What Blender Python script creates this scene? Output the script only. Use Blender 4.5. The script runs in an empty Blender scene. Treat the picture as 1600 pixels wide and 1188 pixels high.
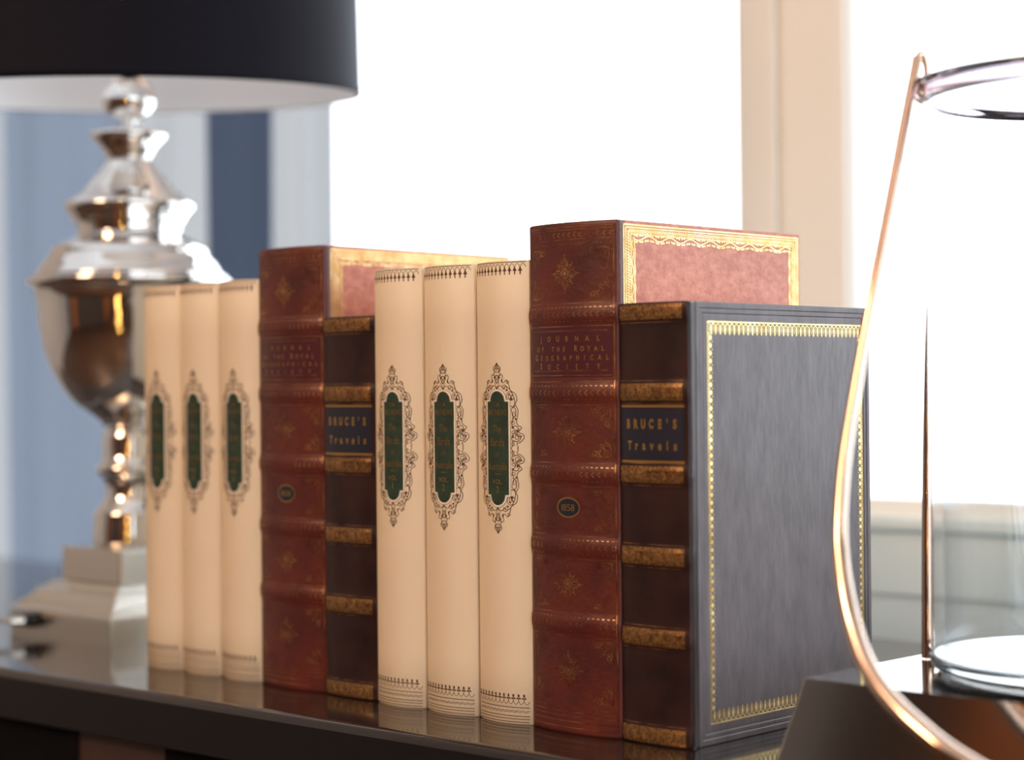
import bpy, bmesh, math, random
from mathutils import Vector, Matrix
random.seed(4)
C = bpy.context.scene.collection
PI = math.pi
TZ = 0.75                      # height of the table top above the floor
TH = math.radians(43.572)      # the camera looks this far to the left of the window wall's normal
CA, SA = math.cos(TH), math.sin(TH)

# ------------------------------------------------------------------ camera
FPX, PITCH, ROLL, CAMH = 3018.83, -0.00319, -0.009447, 0.18027
def cam_axes():
    R = Vector((CA, SA, 0)); Fh = Vector((-SA, CA, 0)); Z = Vector((0, 0, 1))
    F = Fh*math.cos(PITCH) - Z*math.sin(PITCH); U = Fh*math.sin(PITCH) + Z*math.cos(PITCH)
    R2 = R*math.cos(ROLL) + U*math.sin(ROLL); U2 = -R*math.sin(ROLL) + U*math.cos(ROLL)
    return R2, U2, F
cr, cu, cf = cam_axes()
cd = bpy.data.cameras.new('camera'); cam = bpy.data.objects.new('camera', cd); C.objects.link(cam)
m = Matrix.Identity(4)
for i in range(3):
    m[i][0] = cr[i]; m[i][1] = cu[i]; m[i][2] = -cf[i]
m[2][3] = CAMH + TZ
cam.matrix_world = m
cd.sensor_width = 36; cd.lens = FPX*36/1600; cd.clip_start = 0.01
cd.dof.use_dof = True; cd.dof.focus_distance = 1.03; cd.dof.aperture_fstop = 3.8; cd.dof.aperture_blades = 7
bpy.context.scene.camera = cam

# ------------------------------------------------------------------ sky, lights, exposure
SKY = 3.8
w = bpy.data.worlds.new('sky'); bpy.context.scene.world = w; w.use_nodes = True
bg = w.node_tree.nodes['Background']; bg.inputs[0].default_value = (0.93, 0.97, 1.0, 1); bg.inputs[1].default_value = SKY
vs = bpy.context.scene.view_settings
vs.view_transform = 'Standard'; vs.look = 'None'; vs.gamma = 1; vs.use_curve_mapping = False; vs.exposure = 0.0
def area(name, loc, size, energy, col, target, portal=False, sy=None):
    l = bpy.data.lights.new(name, 'AREA'); l.shape = 'RECTANGLE'; l.size = size; l.size_y = sy or size
    l.energy = energy; l.color = col
    o = bpy.data.objects.new(name, l); C.objects.link(o); o.location = loc
    o.rotation_euler = (Vector(target) - Vector(loc)).to_track_quat('-Z', 'Y').to_euler()
    if portal: l.cycles.is_portal = True
    return o
# the ceiling fixture's warm light over the room behind the camera
area('ceiling_lamp_light', (-1.2, -1.5, 2.30), 0.7, 45, (1.0, 0.64, 0.39), (-0.9, 0.75, 0.8))

# ------------------------------------------------------------------ materials
def mat(name, col, rough=0.5, metal=0.0, **k):
    mt = bpy.data.materials.new(name); mt.use_nodes = True
    b = mt.node_tree.nodes['Principled BSDF']
    b.inputs['Base Color'].default_value = (*col, 1); b.inputs['Roughness'].default_value = rough
    b.inputs['Metallic'].default_value = metal
    for kk, v in k.items(): b.inputs[kk.replace('_', ' ')].default_value = v
    return mt
def nd(mt, t): return mt.node_tree.nodes.new(t)
def lk(mt, a, b): mt.node_tree.links.new(a, b)
def mottle(mt, c1, c2, scale=60, detail=5, lo=.35, hi=.65, stretch=(1, 1, 1), rough=None):
    tc = nd(mt, 'ShaderNodeTexCoord'); mp = nd(mt, 'ShaderNodeMapping'); mp.inputs['Scale'].default_value = stretch
    n = nd(mt, 'ShaderNodeTexNoise'); n.inputs['Scale'].default_value = scale; n.inputs['Detail'].default_value = detail
    r = nd(mt, 'ShaderNodeValToRGB'); r.color_ramp.elements[0].position = lo; r.color_ramp.elements[1].position = hi
    r.color_ramp.elements[0].color = (*c1, 1); r.color_ramp.elements[1].color = (*c2, 1)
    lk(mt, tc.outputs['Object'], mp.inputs[0]); lk(mt, mp.outputs[0], n.inputs['Vector']); lk(mt, n.outputs['Fac'], r.inputs[0])
    lk(mt, r.outputs[0], mt.node_tree.nodes['Principled BSDF'].inputs['Base Color'])
    return n
def bump(mt, scale, strength, dist=.0005, detail=6, stretch=(1, 1, 1), voro=False):
    tc = nd(mt, 'ShaderNodeTexCoord'); mp = nd(mt, 'ShaderNodeMapping'); mp.inputs['Scale'].default_value = stretch
    n = nd(mt, 'ShaderNodeTexVoronoi' if voro else 'ShaderNodeTexNoise'); n.inputs['Scale'].default_value = scale
    if not voro: n.inputs['Detail'].default_value = detail
    b = nd(mt, 'ShaderNodeBump'); b.inputs['Strength'].default_value = strength; b.inputs['Distance'].default_value = dist
    lk(mt, tc.outputs['Object'], mp.inputs[0]); lk(mt, mp.outputs[0], n.inputs['Vector']); lk(mt, n.outputs[0], b.inputs['Height'])
    lk(mt, b.outputs[0], mt.node_tree.nodes['Principled BSDF'].inputs['Normal'])
M = {}
M['cream'] = mat('cream_paper', (.80, .68, .52), .55); bump(M['cream'], 900, .15, .0002)
M['ink'] = mat('brown_ink', (.10, .045, .02), .6)
M['pale'] = mat('pale_cream_ink', (.93, .86, .74), .6)
M['green'] = mat('green_label_paper', (.012, .035, .02), .5); mottle(M['green'], (.010, .030, .018), (.022, .050, .030), 150)
M['goldtext'] = mat('gold_lettering', (.45, .27, .09), .35, .8)
M['dimgold'] = mat('dim_gold_lettering', (.16, .10, .035), .45, .3)
M['red'] = mat('red_brown_leather', (.20, .03, .015), .45); mottle(M['red'], (.058, .009, .009), (.130, .020, .012), 38, 8, .3, .7); bump(M['red'], 260, .5, .0006)
M['redlabel'] = mat('crimson_label', (.065, .006, .014), .4); bump(M['redlabel'], 400, .2)
M['tool'] = mat('worn_gold_tooling', (.5, .25, .08), .35, .7); mottle(M['tool'], (.13, .03, .015), (.66, .36, .15), 90, 4, .40, .66)
M['redcover'] = mat('red_cover_cloth', (.55, .14, .08), .5); mottle(M['redcover'], (.50, .15, .10), (.70, .27, .185), 190, 9, .3, .7, (1, 1, 1.6)); bump(M['redcover'], 420, .5, .0005)
M['gold'] = mat('bright_gold_foil', (.95, .70, .28), .32, .85); mottle(M['gold'], (.75, .47, .14), (1, .78, .36), 120)
M['brown'] = mat('dark_brown_leather', (.030, .010, .009), .42, 0, Specular_IOR_Level=.35); mottle(M['brown'], (.015, .005, .006), (.036, .012, .011), 45, 6); bump(M['brown'], 200, .3, .0006)
M['band'] = mat('mottled_gold_band', (.3, .14, .03), .4, .55); mottle(M['band'], (.11, .048, .018), (.34, .18, .06), 700, 3, .36, .64)
M['bluelabel'] = mat('blue_black_label', (.012, .013, .03), .4)
M['grey'] = mat('slate_leather', (.075, .060, .075), .48); mottle(M['grey'], (.125, .106, .116), (.185, .160, .172), 130, 8, .3, .7, (1, 1, .4)); bump(M['grey'], 300, .45, .0006, 8, (1, 1, .3))
M['pages'] = mat('page_edges', (.75, .68, .55), .8); bump(M['pages'], 900, .5, .0005, 2, (1, .02, .02))
M['table'] = mat('dark_lacquer', (.022, .014, .013), .09, 0, IOR=1.9); 
bump(M['table'], 30, .04, .0005)
M['tabledark'] = mat('dark_lacquer_front', (.008, .006, .007), .45, 0, Specular_IOR_Level=.3)
M['tablebrown'] = mat('brown_panel', (.05, .022, .017), .5); bump(M['tablebrown'], 40, .3, .001, 6, (1, 1, .1))
M['black'] = mat('flat_black', (.004, .003, .004), .8, 0, Specular_IOR_Level=.1)
M['nickel'] = mat('polished_nickel', (.88, .86, .84), .08, 1.0)
M['nickel2'] = mat('satin_nickel', (.80, .76, .70), .24, 1.0)
M['plinth'] = mat('polished_plinth', (.46, .42, .39), .10, 1.0)
M['copper'] = mat('polished_copper_nickel', (.80, .58, .46), .12, 1.0)
M['shade'] = mat('black_shade_fabric', (.004, .004, .009), .7, 0, Sheen_Weight=.10, Sheen_Roughness=.35, Sheen_Tint=(.72, .75, 1, 1), Specular_IOR_Level=.12); bump(M['shade'], 900, .3, .0003)
M['liner'] = mat('white_shade_lining', (.92, .93, .96), .7)
M['glass'] = mat('clear_glass', (.97, .99, 1.0), .0, 0, Transmission_Weight=1.0, IOR=1.46)
M['rimglass'] = mat('lip_glass_dark_reflection', (.60, .50, .58), .0, 0, Transmission_Weight=1.0, IOR=1.46)  # dark room reflection on the lip is put into the glass colour
M['cable'] = mat('clear_cable', (.45, .47, .5), .25, 0, Transmission_Weight=.4)
M['plug'] = mat('black_plastic', (.01, .01, .012), .3)
M['paint'] = mat('cream_window_paint', (.93, .91, .88), .45)
M['sillp'] = mat('pale_sill_paint', (.82, .93, .96), .45)
M['wall'] = mat('warm_wall_paint', (.085, .055, .040), .8)
M['wallpale'] = mat('pale_wall_paint', (.66, .62, .57), .8)
M['orange'] = mat('orange_reflector_cloth', (.62, .20, .06), .8)  # cloth added only to be reflected as orange in the metal
M['ceil'] = mat('ceiling_paint', (.80, .78, .76), .8)
M['floor'] = mat('wood_floor', (.16, .08, .045), .4); mottle(M['floor'], (.05, .022, .014), (.10, .05, .028), 6, 6, .3, .7, (1, 12, 1))
def bulb_mat():
    mt = mat('warm_bulb', (1, .6, .2), .3); b = mt.node_tree.nodes['Principled BSDF']
    b.inputs['Emission Color'].default_value = (1, .50, .12, 1); b.inputs['Emission Strength'].default_value = 260
    return mt
M['bulb'] = bulb_mat()
def lampface():
    mt = mat('lamp_diffuser', (1, .9, .8), .5); b = mt.node_tree.nodes['Principled BSDF']
    b.inputs['Emission Color'].default_value = (1, .56, .27, 1); b.inputs['Emission Strength'].default_value = 6
    return mt
M['lampface'] = lampface()
def pane():
    mt = bpy.data.materials.new('window_pane'); mt.use_nodes = True; n = mt.node_tree.nodes; n.clear()
    o = n.new('ShaderNodeOutputMaterial'); t = n.new('ShaderNodeBsdfTransparent'); g = n.new('ShaderNodeBsdfGlossy')
    g.inputs['Roughness'].default_value = .02; mx = n.new('ShaderNodeMixShader'); fr = n.new('ShaderNodeFresnel'); fr.inputs[0].default_value = 1.25
    t.inputs[0].default_value = (.97, .99, 1, 1)
    lk(mt, fr.outputs[0], mx.inputs[0]); lk(mt, t.outputs[0], mx.inputs[1]); lk(mt, g.outputs[0], mx.inputs[2]); lk(mt, mx.outputs[0], o.inputs[0])
    return mt
M['pane'] = pane()
def shell():
    mt = pane(); mt.name = 'blown_glass_shell'; t = mt.node_tree; t.nodes.remove(t.nodes['Fresnel'])
    lw = t.nodes.new('ShaderNodeLayerWeight'); lw.inputs[0].default_value = .5
    p = t.nodes.new('ShaderNodeMath'); p.operation = 'POWER'; p.inputs[1].default_value = 3.4
    q = t.nodes.new('ShaderNodeMath'); q.operation = 'MULTIPLY_ADD'; q.inputs[1].default_value = .42; q.inputs[2].default_value = .045
    t.links.new(lw.outputs['Facing'], p.inputs[0]); t.links.new(p.outputs[0], q.inputs[0]); t.links.new(q.outputs[0], t.nodes['Mix Shader'].inputs[0])
    t.nodes['Transparent BSDF'].inputs[0].default_value = (.965, .985, 1, 1)
    return mt
M['shell'] = shell()
CT = 1.235                                                    # the curtain hangs in this plane
def curtain_mat():
    mt = bpy.data.materials.new('striped_curtain'); mt.use_nodes = True; n = mt.node_tree.nodes; n.clear()
    o = n.new('ShaderNodeOutputMaterial'); d = n.new('ShaderNodeBsdfDiffuse'); t = n.new('ShaderNodeBsdfTranslucent'); mx = n.new('ShaderNodeMixShader')
    mx.inputs[0].default_value = .55
    tc = n.new('ShaderNodeTexCoord'); sx = n.new('ShaderNodeSeparateXYZ'); lk(mt, tc.outputs['Object'], sx.inputs[0])
    mr = n.new('ShaderNodeMapRange'); mr.inputs['From Min'].default_value = -2.8; mr.inputs['From Max'].default_value = -1.3
    lk(mt, sx.outputs[0], mr.inputs['Value'])
    r = n.new('ShaderNodeValToRGB'); r.color_ramp.interpolation = 'CONSTANT'; e = r.color_ramp.elements
    P = lambda s: (s*CT/1.3 + 2.8)/1.5
    W_, B_, D_ = (.38, .39, .41), (.19, .225, .29), (.052, .065, .098)
    seq = [(0, W_), (P(-2.60), D_), (P(-2.40), W_), (P(-2.093), B_), (P(-1.853), W_), (P(-1.683), D_), (P(-1.597), W_)]
    e[0].position = 0; e[0].color = (*W_, 1); e[1].position = seq[1][0]; e[1].color = (*seq[1][1], 1)
    for p, c in seq[2:]:
        x = e.new(p); x.color = (*c, 1)
    lk(mt, mr.outputs[0], r.inputs[0]); lk(mt, r.outputs[0], d.inputs[0]); lk(mt, r.outputs[0], t.inputs[0])
    lk(mt, d.outputs[0], mx.inputs[1]); lk(mt, t.outputs[0], mx.inputs[2]); lk(mt, mx.outputs[0], o.inputs[0])
    return mt
M['curtain'] = curtain_mat()

# ------------------------------------------------------------------ mesh builder
class MB:
    def __init__(s): s.v = []; s.f = []; s.mi = []; s.mats = []; s.sm = []
    def slot(s, m):
        if m not in s.mats: s.mats.append(m)
        return s.mats.index(m)
    def add(s, vs, fs, m, smooth=False):
        b = len(s.v); s.v += [tuple(p) for p in vs]; k = s.slot(m)
        for f in fs: s.f.append([b+i for i in f]); s.mi.append(k); s.sm.append(smooth)
    def box(s, a, b, m):
        x0, y0, z0 = a; x1, y1, z1 = b
        s.add([(x0,y0,z0),(x1,y0,z0),(x1,y1,z0),(x0,y1,z0),(x0,y0,z1),(x1,y0,z1),(x1,y1,z1),(x0,y1,z1)],
              [(3,2,1,0),(4,5,6,7),(0,1,5,4),(1,2,6,5),(2,3,7,6),(3,0,4,7)], m)
    def loops(s, rings, m, smooth=True, cap=True, closed=True):
        n = len(rings[0]); vs = [p for r in rings for p in r]; fs = []
        for i in range(len(rings)-1):
            for j in range(n if closed else n-1):
                k = (j+1) % n
                fs.append((i*n+j, i*n+k, (i+1)*n+k, (i+1)*n+j))
        s.add(vs, fs, m, smooth)
        if cap:
            s.add(rings[0], [tuple(range(n))[::-1]], m); s.add(rings[-1], [tuple(range(n))], m)
    def lathe(s, prof, m, n=96, c=(0, 0), cap=True):
        s.loops([[(c[0]+r*math.cos(2*PI*j/n), c[1]+r*math.sin(2*PI*j/n), z) for j in range(n)] for r, z in prof], m, True, cap)
    def tube(s, pts, rad, m, n=16, flat=1.0):
        pts = [Vector(p) for p in pts]; rings = []; up = None
        for i, p in enumerate(pts):
            t = (pts[min(i+1, len(pts)-1)] - pts[max(i-1, 0)]).normalized()
            if up is None: up = t.orthogonal().normalized()
            up = (up - t*up.dot(t)).normalized(); sd = t.cross(up)
            r = rad[i] if isinstance(rad, (list, tuple)) else rad
            rings.append([p + up*math.cos(2*PI*j/n)*r*flat + sd*math.sin(2*PI*j/n)*r for j in range(n)])
        s.loops(rings, m)
    # flat printed marks laid on a surface through a mapping (u, v) -> point
    def line(s, pts, wd, S, m, closed=False):
        n = len(pts)
        if n < 2: return
        L = []; R = []
        for i in range(n):
            a = pts[(i-1) % n] if (closed or i) else pts[0]; b = pts[(i+1) % n] if (closed or i < n-1) else pts[-1]
            dx, dz = b[0]-a[0], b[1]-a[1]; l = math.hypot(dx, dz) or 1e-9
            nx, nz = -dz/l*wd/2, dx/l*wd/2
            L.append(S(pts[i][0]+nx, pts[i][1]+nz)); R.append(S(pts[i][0]-nx, pts[i][1]-nz))
        fs = [(n+i, n+(i+1) % n, (i+1) % n, i) for i in range(n if closed else n-1)]
        s.add(L+R, fs, m)
    def rect(s, u0, u1, v0, v1, S, m, nu=12):
        vs = []; 
        for i in range(nu+1):
            u = u0+(u1-u0)*i/nu; vs += [S(u, v0), S(u, v1)]
        s.add(vs, [(2*i, 2*i+2, 2*i+3, 2*i+1) for i in range(nu)], m)
    def dot(s, u, v, r, S, m, n=8, rv=None):
        rv = rv or r
        s.add([S(u+r*math.cos(2*PI*j/n), v+rv*math.sin(2*PI*j/n)) for j in range(n)], [tuple(range(n))], m)
    def build(s, name, parent=None):
        me = bpy.data.meshes.new(name); me.from_pydata(s.v, [], s.f); 
        for mm in s.mats: me.materials.append(mm)
        me.polygons.foreach_set('material_index', s.mi); me.polygons.foreach_set('use_smooth', s.sm)
        me.update(); o = bpy.data.objects.new(name, me); C.objects.link(o)
        if parent: o.parent = parent
        return o
def outward(o):
    bm = bmesh.new(); bm.from_mesh(o.data); bmesh.ops.remove_doubles(bm, verts=bm.verts, dist=1e-7); bmesh.ops.recalc_face_normals(bm, faces=bm.faces); bm.to_mesh(o.data); bm.free(); return o
def bevel(o, w=.001, seg=2):
    b = o.modifiers.new('bevel', 'BEVEL'); b.width = w; b.segments = seg; b.limit_method = 'ANGLE'; b.angle_limit = math.radians(40)
    return o
def thing(name, label, cat, loc=(0, 0, 0), rz=0, group=None):
    o = bpy.data.objects.new(name, None); o.empty_display_size = .02; C.objects.link(o)
    o.location = loc; o.rotation_euler = (0, 0, rz); tag(o, label, cat, group); return o
def tag(o, label, cat, group=None):
    o['label'] = label; o['category'] = cat
    if group: o['group'] = group
    return o
def struct(o): o['kind'] = 'structure'; return o

# lettering: glyph outlines of the built-in font, flattened to triangles
_g = {}
def glyph(ch, bold):
    k = (ch, bold)
    if k not in _g:
        cu = bpy.data.curves.new('glyph', 'FONT'); cu.body = ch; cu.size = 1; cu.resolution_u = 3; cu.offset = bold
        ob = bpy.data.objects.new('glyph', cu); C.objects.link(ob)
        dg = bpy.context.evaluated_depsgraph_get(); me = ob.evaluated_get(dg).to_mesh()
        v = [(p.co.x, p.co.y) for p in me.vertices]; f = [tuple(p.vertices) for p in me.polygons]
        xs = [a[0] for a in v] or [0, .3]
        _g[k] = (v, f, min(xs), max(xs))
        ob.evaluated_get(dg).to_mesh_clear(); bpy.data.objects.remove(ob); bpy.data.curves.remove(cu)
    return _g[k]
CAP = .70
def put(mb, ch, uc, v, h, wd, S, m, bold=0.0):                # one glyph: centre u, baseline v, cap height h, width wd (None: natural)
    gv, gf, x0, x1 = glyph(ch, bold); k = h/CAP; kx = k if wd is None else wd
    mb.add([S(uc+(x-(x0+x1)/2)*kx, v+y*k) for x, y in gv], gf, m)
def spread(mb, txt, u0, u1, v, h, S, m, bold=0.02, sx=.8, big=()):   # letters evenly spread between u0 and u1
    n = len(txt)
    for i, ch in enumerate(txt):
        if ch == ' ': continue
        hh = h*1.22 if i in big else h
        put(mb, ch, u0+(u1-u0)*i/(n-1), v, hh, hh/CAP*sx, S, m, bold)
def word(mb, txt, uc, wd, v, h, S, m, bold=0.01):             # natural spacing, squeezed into width wd
    adv = []; x = 0
    for ch in txt:
        g = glyph(ch, bold); wg = g[3]-g[2]; adv.append(x+wg/2); x += wg+.07
    x -= .07; k = wd/x
    for ch, a in zip(txt, adv): put(mb, ch, uc+(a-x/2)*k, v, h, k, S, m, bold)

# curves for ornaments
def spiral(cx, cz, r0, r1, a0, turns, n=16):
    return [(cx+(r0+(r1-r0)*i/n)*math.cos(a0+turns*2*PI*i/n), cz+(r0+(r1-r0)*i/n)*math.sin(a0+turns*2*PI*i/n)) for i in range(n+1)]
def smooth(P, k=5):
    out = []
    for i in range(len(P)-1):
        p0 = P[max(i-1, 0)]; p1 = P[i]; p2 = P[i+1]; p3 = P[min(i+2, len(P)-1)]
        for j in range(k):
            t = j/k
            out.append(tuple(.5*((2*p1[c])+(-p0[c]+p2[c])*t+(2*p0[c]-5*p1[c]+4*p2[c]-p3[c])*t*t+(-p0[c]+3*p1[c]-3*p2[c]+p3[c])*t**3) for c in (0, 1)))
    return out+[P[-1]]
MM = .001

# ------------------------------------------------------------------ the room
RX0, RX1, RY0, RY1 = -3.4, 1.7, -3.4, 1.3
CZ = 2.75
b = MB(); b.box((RX0-.1, RY0-.1, -.1), (RX1+.1, RY1+.3, 0), M['floor']); struct(b.build('floor'))
b = MB(); b.box((RX0-.1, RY0-.1, CZ), (RX1+.1, RY1+.3, CZ+.1), M['ceil']); struct(b.build('ceiling'))
b = MB(); b.box((RX0-.1, RY0-.1, 0), (RX0, RY1+.3, CZ), M['wallpale']); struct(b.build('wall_left'))
b = MB(); b.box((RX0, RY0-.1, 0), (RX1, RY0, CZ), M['wall']); struct(b.build('wall_back'))
b = MB(); wy0, wy1, wz0, wz1 = -1.3, 1.1, .45, 2.3
b.box((RX1, RY0-.1, 0), (RX1+.1, RY1+.3, wz0), M['wall']); b.box((RX1, RY0-.1, wz1), (RX1+.1, RY1+.3, CZ), M['wall'])
b.box((RX1, RY0-.1, wz0), (RX1+.1, wy0, wz1), M['wall']); b.box((RX1, wy1, wz0), (RX1+.1, RY1+.3, wz1), M['wall']); struct(b.build('wall_right'))
b = MB()
for y in (wy0, (wy0+wy1)/2-.025, wy1-.05): b.box((RX1+.02, y, wz0), (RX1+.06, y+.05, wz1), M['paint'])
for z in (wz0, wz1-.05): b.box((RX1+.021, wy0+.05, z), (RX1+.059, wy1-.05, z+.05), M['paint'])
o = struct(b.build('window_4')); b = MB(); b.box((RX1+.062, wy0, wz0), (RX1+.065, wy1, wz1), M['pane']); b.build('window_glass', o)
area('window_daylight_portal', (RX1+.15, (wy0+wy1)/2, (wz0+wz1)/2), wy1-wy0, 1, (1, 1, 1), (0, (wy0+wy1)/2, (wz0+wz1)/2), True, wz1-wz0)
WT = 1.42; SZ = TZ+.076; HZ = TZ+1.82
opens = [(-2.75, -.971), (-.862, .75), (.87, 1.6)]
LZ = TZ-.45                    # the window behind the curtain reaches lower
b = MB()
b.box((opens[0][1], RY1, 0), (RX1, WT, SZ), M['sillp']); b.box((RX0, RY1, 0), (opens[0][1], WT, LZ), M['sillp'])
b.box((RX0, RY1, HZ), (RX1, WT, CZ), M['paint'])
b.box((RX0, RY1, LZ), (opens[0][0], WT, HZ), M['paint'])
b.box((opens[2][1], RY1, SZ), (RX1, WT, HZ), M['paint'])
struct(b.build('wall_front'))
# posts between the windows, with a groove and a raised moulding on the room side
def post(x0, x1, name):
    b = MB(); t0 = RY1
    b.box((x0, t0, SZ), (x1, t0+.02, HZ), M['paint'])
    wd = x1-x0
    b.box((x0, t0-.006, SZ), (x0+wd*.36, t0, HZ), M['paint'])
    b.box((x0+wd*.42, t0-.006, SZ), (x1-wd*.02, t0, HZ), M['paint'])
    return struct(bevel(b.build(name), .0025, 2))
post(opens[0][1], opens[1][0], 'trim_1'); post(opens[1][1], opens[2][0], 'trim_2')
for i, (x0, x1) in enumerate(opens):
    b = MB(); z0 = LZ if i == 0 else SZ; z1 = HZ
    b.box((x0, RY1+.003, z0), (x1, RY1+.03, z0+.013), M['paint'])
    b.box((x0, RY1+.003, z1-.05), (x1, RY1+.03, z1), M['paint'])
    o = struct(b.build('window_%d' % (i+1)))
    b = MB(); b.box((x0, RY1+.034, z0), (x1, RY1+.037, z1), M['pane']); b.build('window_glass', o)
# the sill's front mouldings
b = MB(); RXs = opens[0][1]
b.box((RXs, RY1-.012, TZ+.066), (RX1, RY1+.0, TZ+.0765), M['sillp'])
b.box((RXs, RY1-.004, TZ+.014), (RX1, RY1, TZ+.066), M['sillp'])
struct(bevel(b.build('trim_3'), .002))
for i, (x0, x1) in enumerate(opens):
    zb = LZ if i == 0 else SZ
    area('window_daylight_portal', ((x0+x1)/2, RY1+.10, (zb+HZ)/2), x1-x0, 1, (1, 1, 1), ((x0+x1)/2, 0, (zb+HZ)/2), True, HZ-zb)

# striped curtain on the left of the window
def curtain():
    b = MB(); x0, x1 = -2.62, -1.486*CT/1.3; n = 240; rows = [.12, TZ+.0, TZ+.5, TZ+1.0, TZ+1.89]; rings = []
    for z in rows:
        amp = .006+.004*(z > 1)
        rings.append([(x0+(x1-x0)*i/n, CT+amp*math.sin(i/n*2*PI*9)+.003*math.sin(i/n*2*PI*23+1), z) for i in range(n+1)])
    b.loops(rings, M['curtain'], True, False, False)
    o = b.build('curtain'); tag(o, 'blue and white striped curtain hanging behind the silver lamp', 'curtain')
curtain()
b = MB(); b.tube([(-2.8, CT, TZ+1.90), (-1.3, CT, TZ+1.90)], .011, M['nickel2'], 16)
tag(b.build('curtain_rod'), 'metal curtain rod carrying the striped curtain', 'rod')

# ------------------------------------------------------------------ console table
def table():
    t = thing('console_table', 'dark glossy lacquered console table under the books and lamp', 'table', (-1.107, .679, 0), math.atan(.0285))
    x0, x1, y1 = -.75, 1.75, .478
    r = .005; q = 6; prof = [(r-r*math.sin(PI/2*k/q), -r+r*math.cos(PI/2*k/q)) for k in range(q+1)]+[ (0, -.031), (.004, -.033), (y1-.003, -.033), (y1, -.03), (y1, -.003), (y1-.003, 0)]
    # top slab: cross section swept along x
    b = MB(); n = len(prof)
    ringa = [(x0, y, TZ+z) for y, z in prof]; ringb = [(x1, y, TZ+z) for y, z in prof]
    fs = [(j, n+j, n+(j+1) % n, (j+1) % n) for j in range(n)]
    b.add(ringa+ringb, fs[q:-1], M['tabledark']); b.add(ringa+ringb, fs[:q], M['table'], True); b.add(ringa+ringb, [fs[-1]], M['table'])
    b.add(ringa, [tuple(range(n))[::-1]], M['tabledark']); b.add(ringb, [tuple(range(n))], M['tabledark'])
    top = b.build('table_top', t)
    b = MB(); b.box((x0+.01, .014, TZ-.60), (x1-.01, y1-.02, TZ-.0335), M['tablebrown']); b.build('lower_body', t)  # plain brown body; black strips on it draw the dark stripes below the slab
    ys = .012
    for a0, a1 in [(-.62, -.53), (-.42, -.33), (-.215, -.115), (-.028, .066), (.155, .74), (.85, .94), (1.05, 1.14), (1.25, 1.34), (1.45, 1.54)]:
        b = MB(); b.box((a0, ys, TZ-.60), (a1, .0138, TZ-.0335), M['black']); bevel(b.build('front_strip', t), .001)
    for px in (x0+.03, x1-.09):
        for py in (.04, y1-.09):
            b = MB(); b.box((px, py, 0), (px+.06, py+.05, TZ-.6005), M['black']); b.build('leg', t)
    return t
# strip positions above are measured from the front edge's left reference point
table()

# ------------------------------------------------------------------ books
def spine_map(W, B, ex, bands=(), bh=0, bw=.005):
    def f(u, v, off=.00015):
        q = 2*u/W-1
        bb = B*(1-abs(q)**ex)
        dq = -B*ex*abs(q)**(ex-1)*(1 if q > 0 else -1)*2/W if abs(q) > 1e-6 else 0
        nx, ny = -dq, -1.0                                    # outward normal of the curve y = -bb(u)
        l = math.hypot(nx, ny); nx /= l; ny /= l
        # y=-bb -> tangent (1, -dq); outward normal = (dq*-1, -1)
        h = off
        for c in bands:
            d = abs(v-c)/bw
            if d < 1: h += bh*(.5+.5*math.cos(PI*min(1, max(0, (d-.25)/.75))))
        return (u+nx*h, -bb+ny*h, v)
    return f
def spine_solid(b, W, H, f, m, vs, nu=28, depth=.006, ch=.0007):
    rings = []
    us = [W*(.5-.5*math.cos(PI*i/nu)) for i in range(nu+1)]
    def ring(v, ins, vv=None):
        pts = []
        for u in us:
            p = f(u, v if vv is None else vv, 0)
            x = W/2+(p[0]-W/2)*(1-ins/(W/2)); pts.append((x, p[1]+ins, v))
        pts.append((W-ins*1, depth, v)); pts.append((ins, depth, v))
        return pts
    zs = sorted(set([round(x, 5) for x in vs]+[ch, H-ch]))
    rings.append(ring(0, ch, ch))
    for z in zs: rings.append(ring(z, 0))
    rings.append(ring(H, ch, H-ch))
    b.loops(rings, m, True, True)
def board(b, x0, x1, y0, y1, z0, z1, m): b.box((x0, y0, z0), (x1, y1, z1), m)
def cover_map(X):
    return lambda y, v, off=.00012: (X+off, y, v)
def add_common(t, W, H, D, mcover, gap, x_out=0.0):
    b = MB(); b.box((.0028, .0065, .003), (W-.0028, D-.004, H-.003), M['pages']); b.build('page_block', t)
    b = MB(); b.box((0.0, .0062, 0), (.0026, D, H), mcover); bevel(b.build('back_cover', t), .0005)

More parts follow.
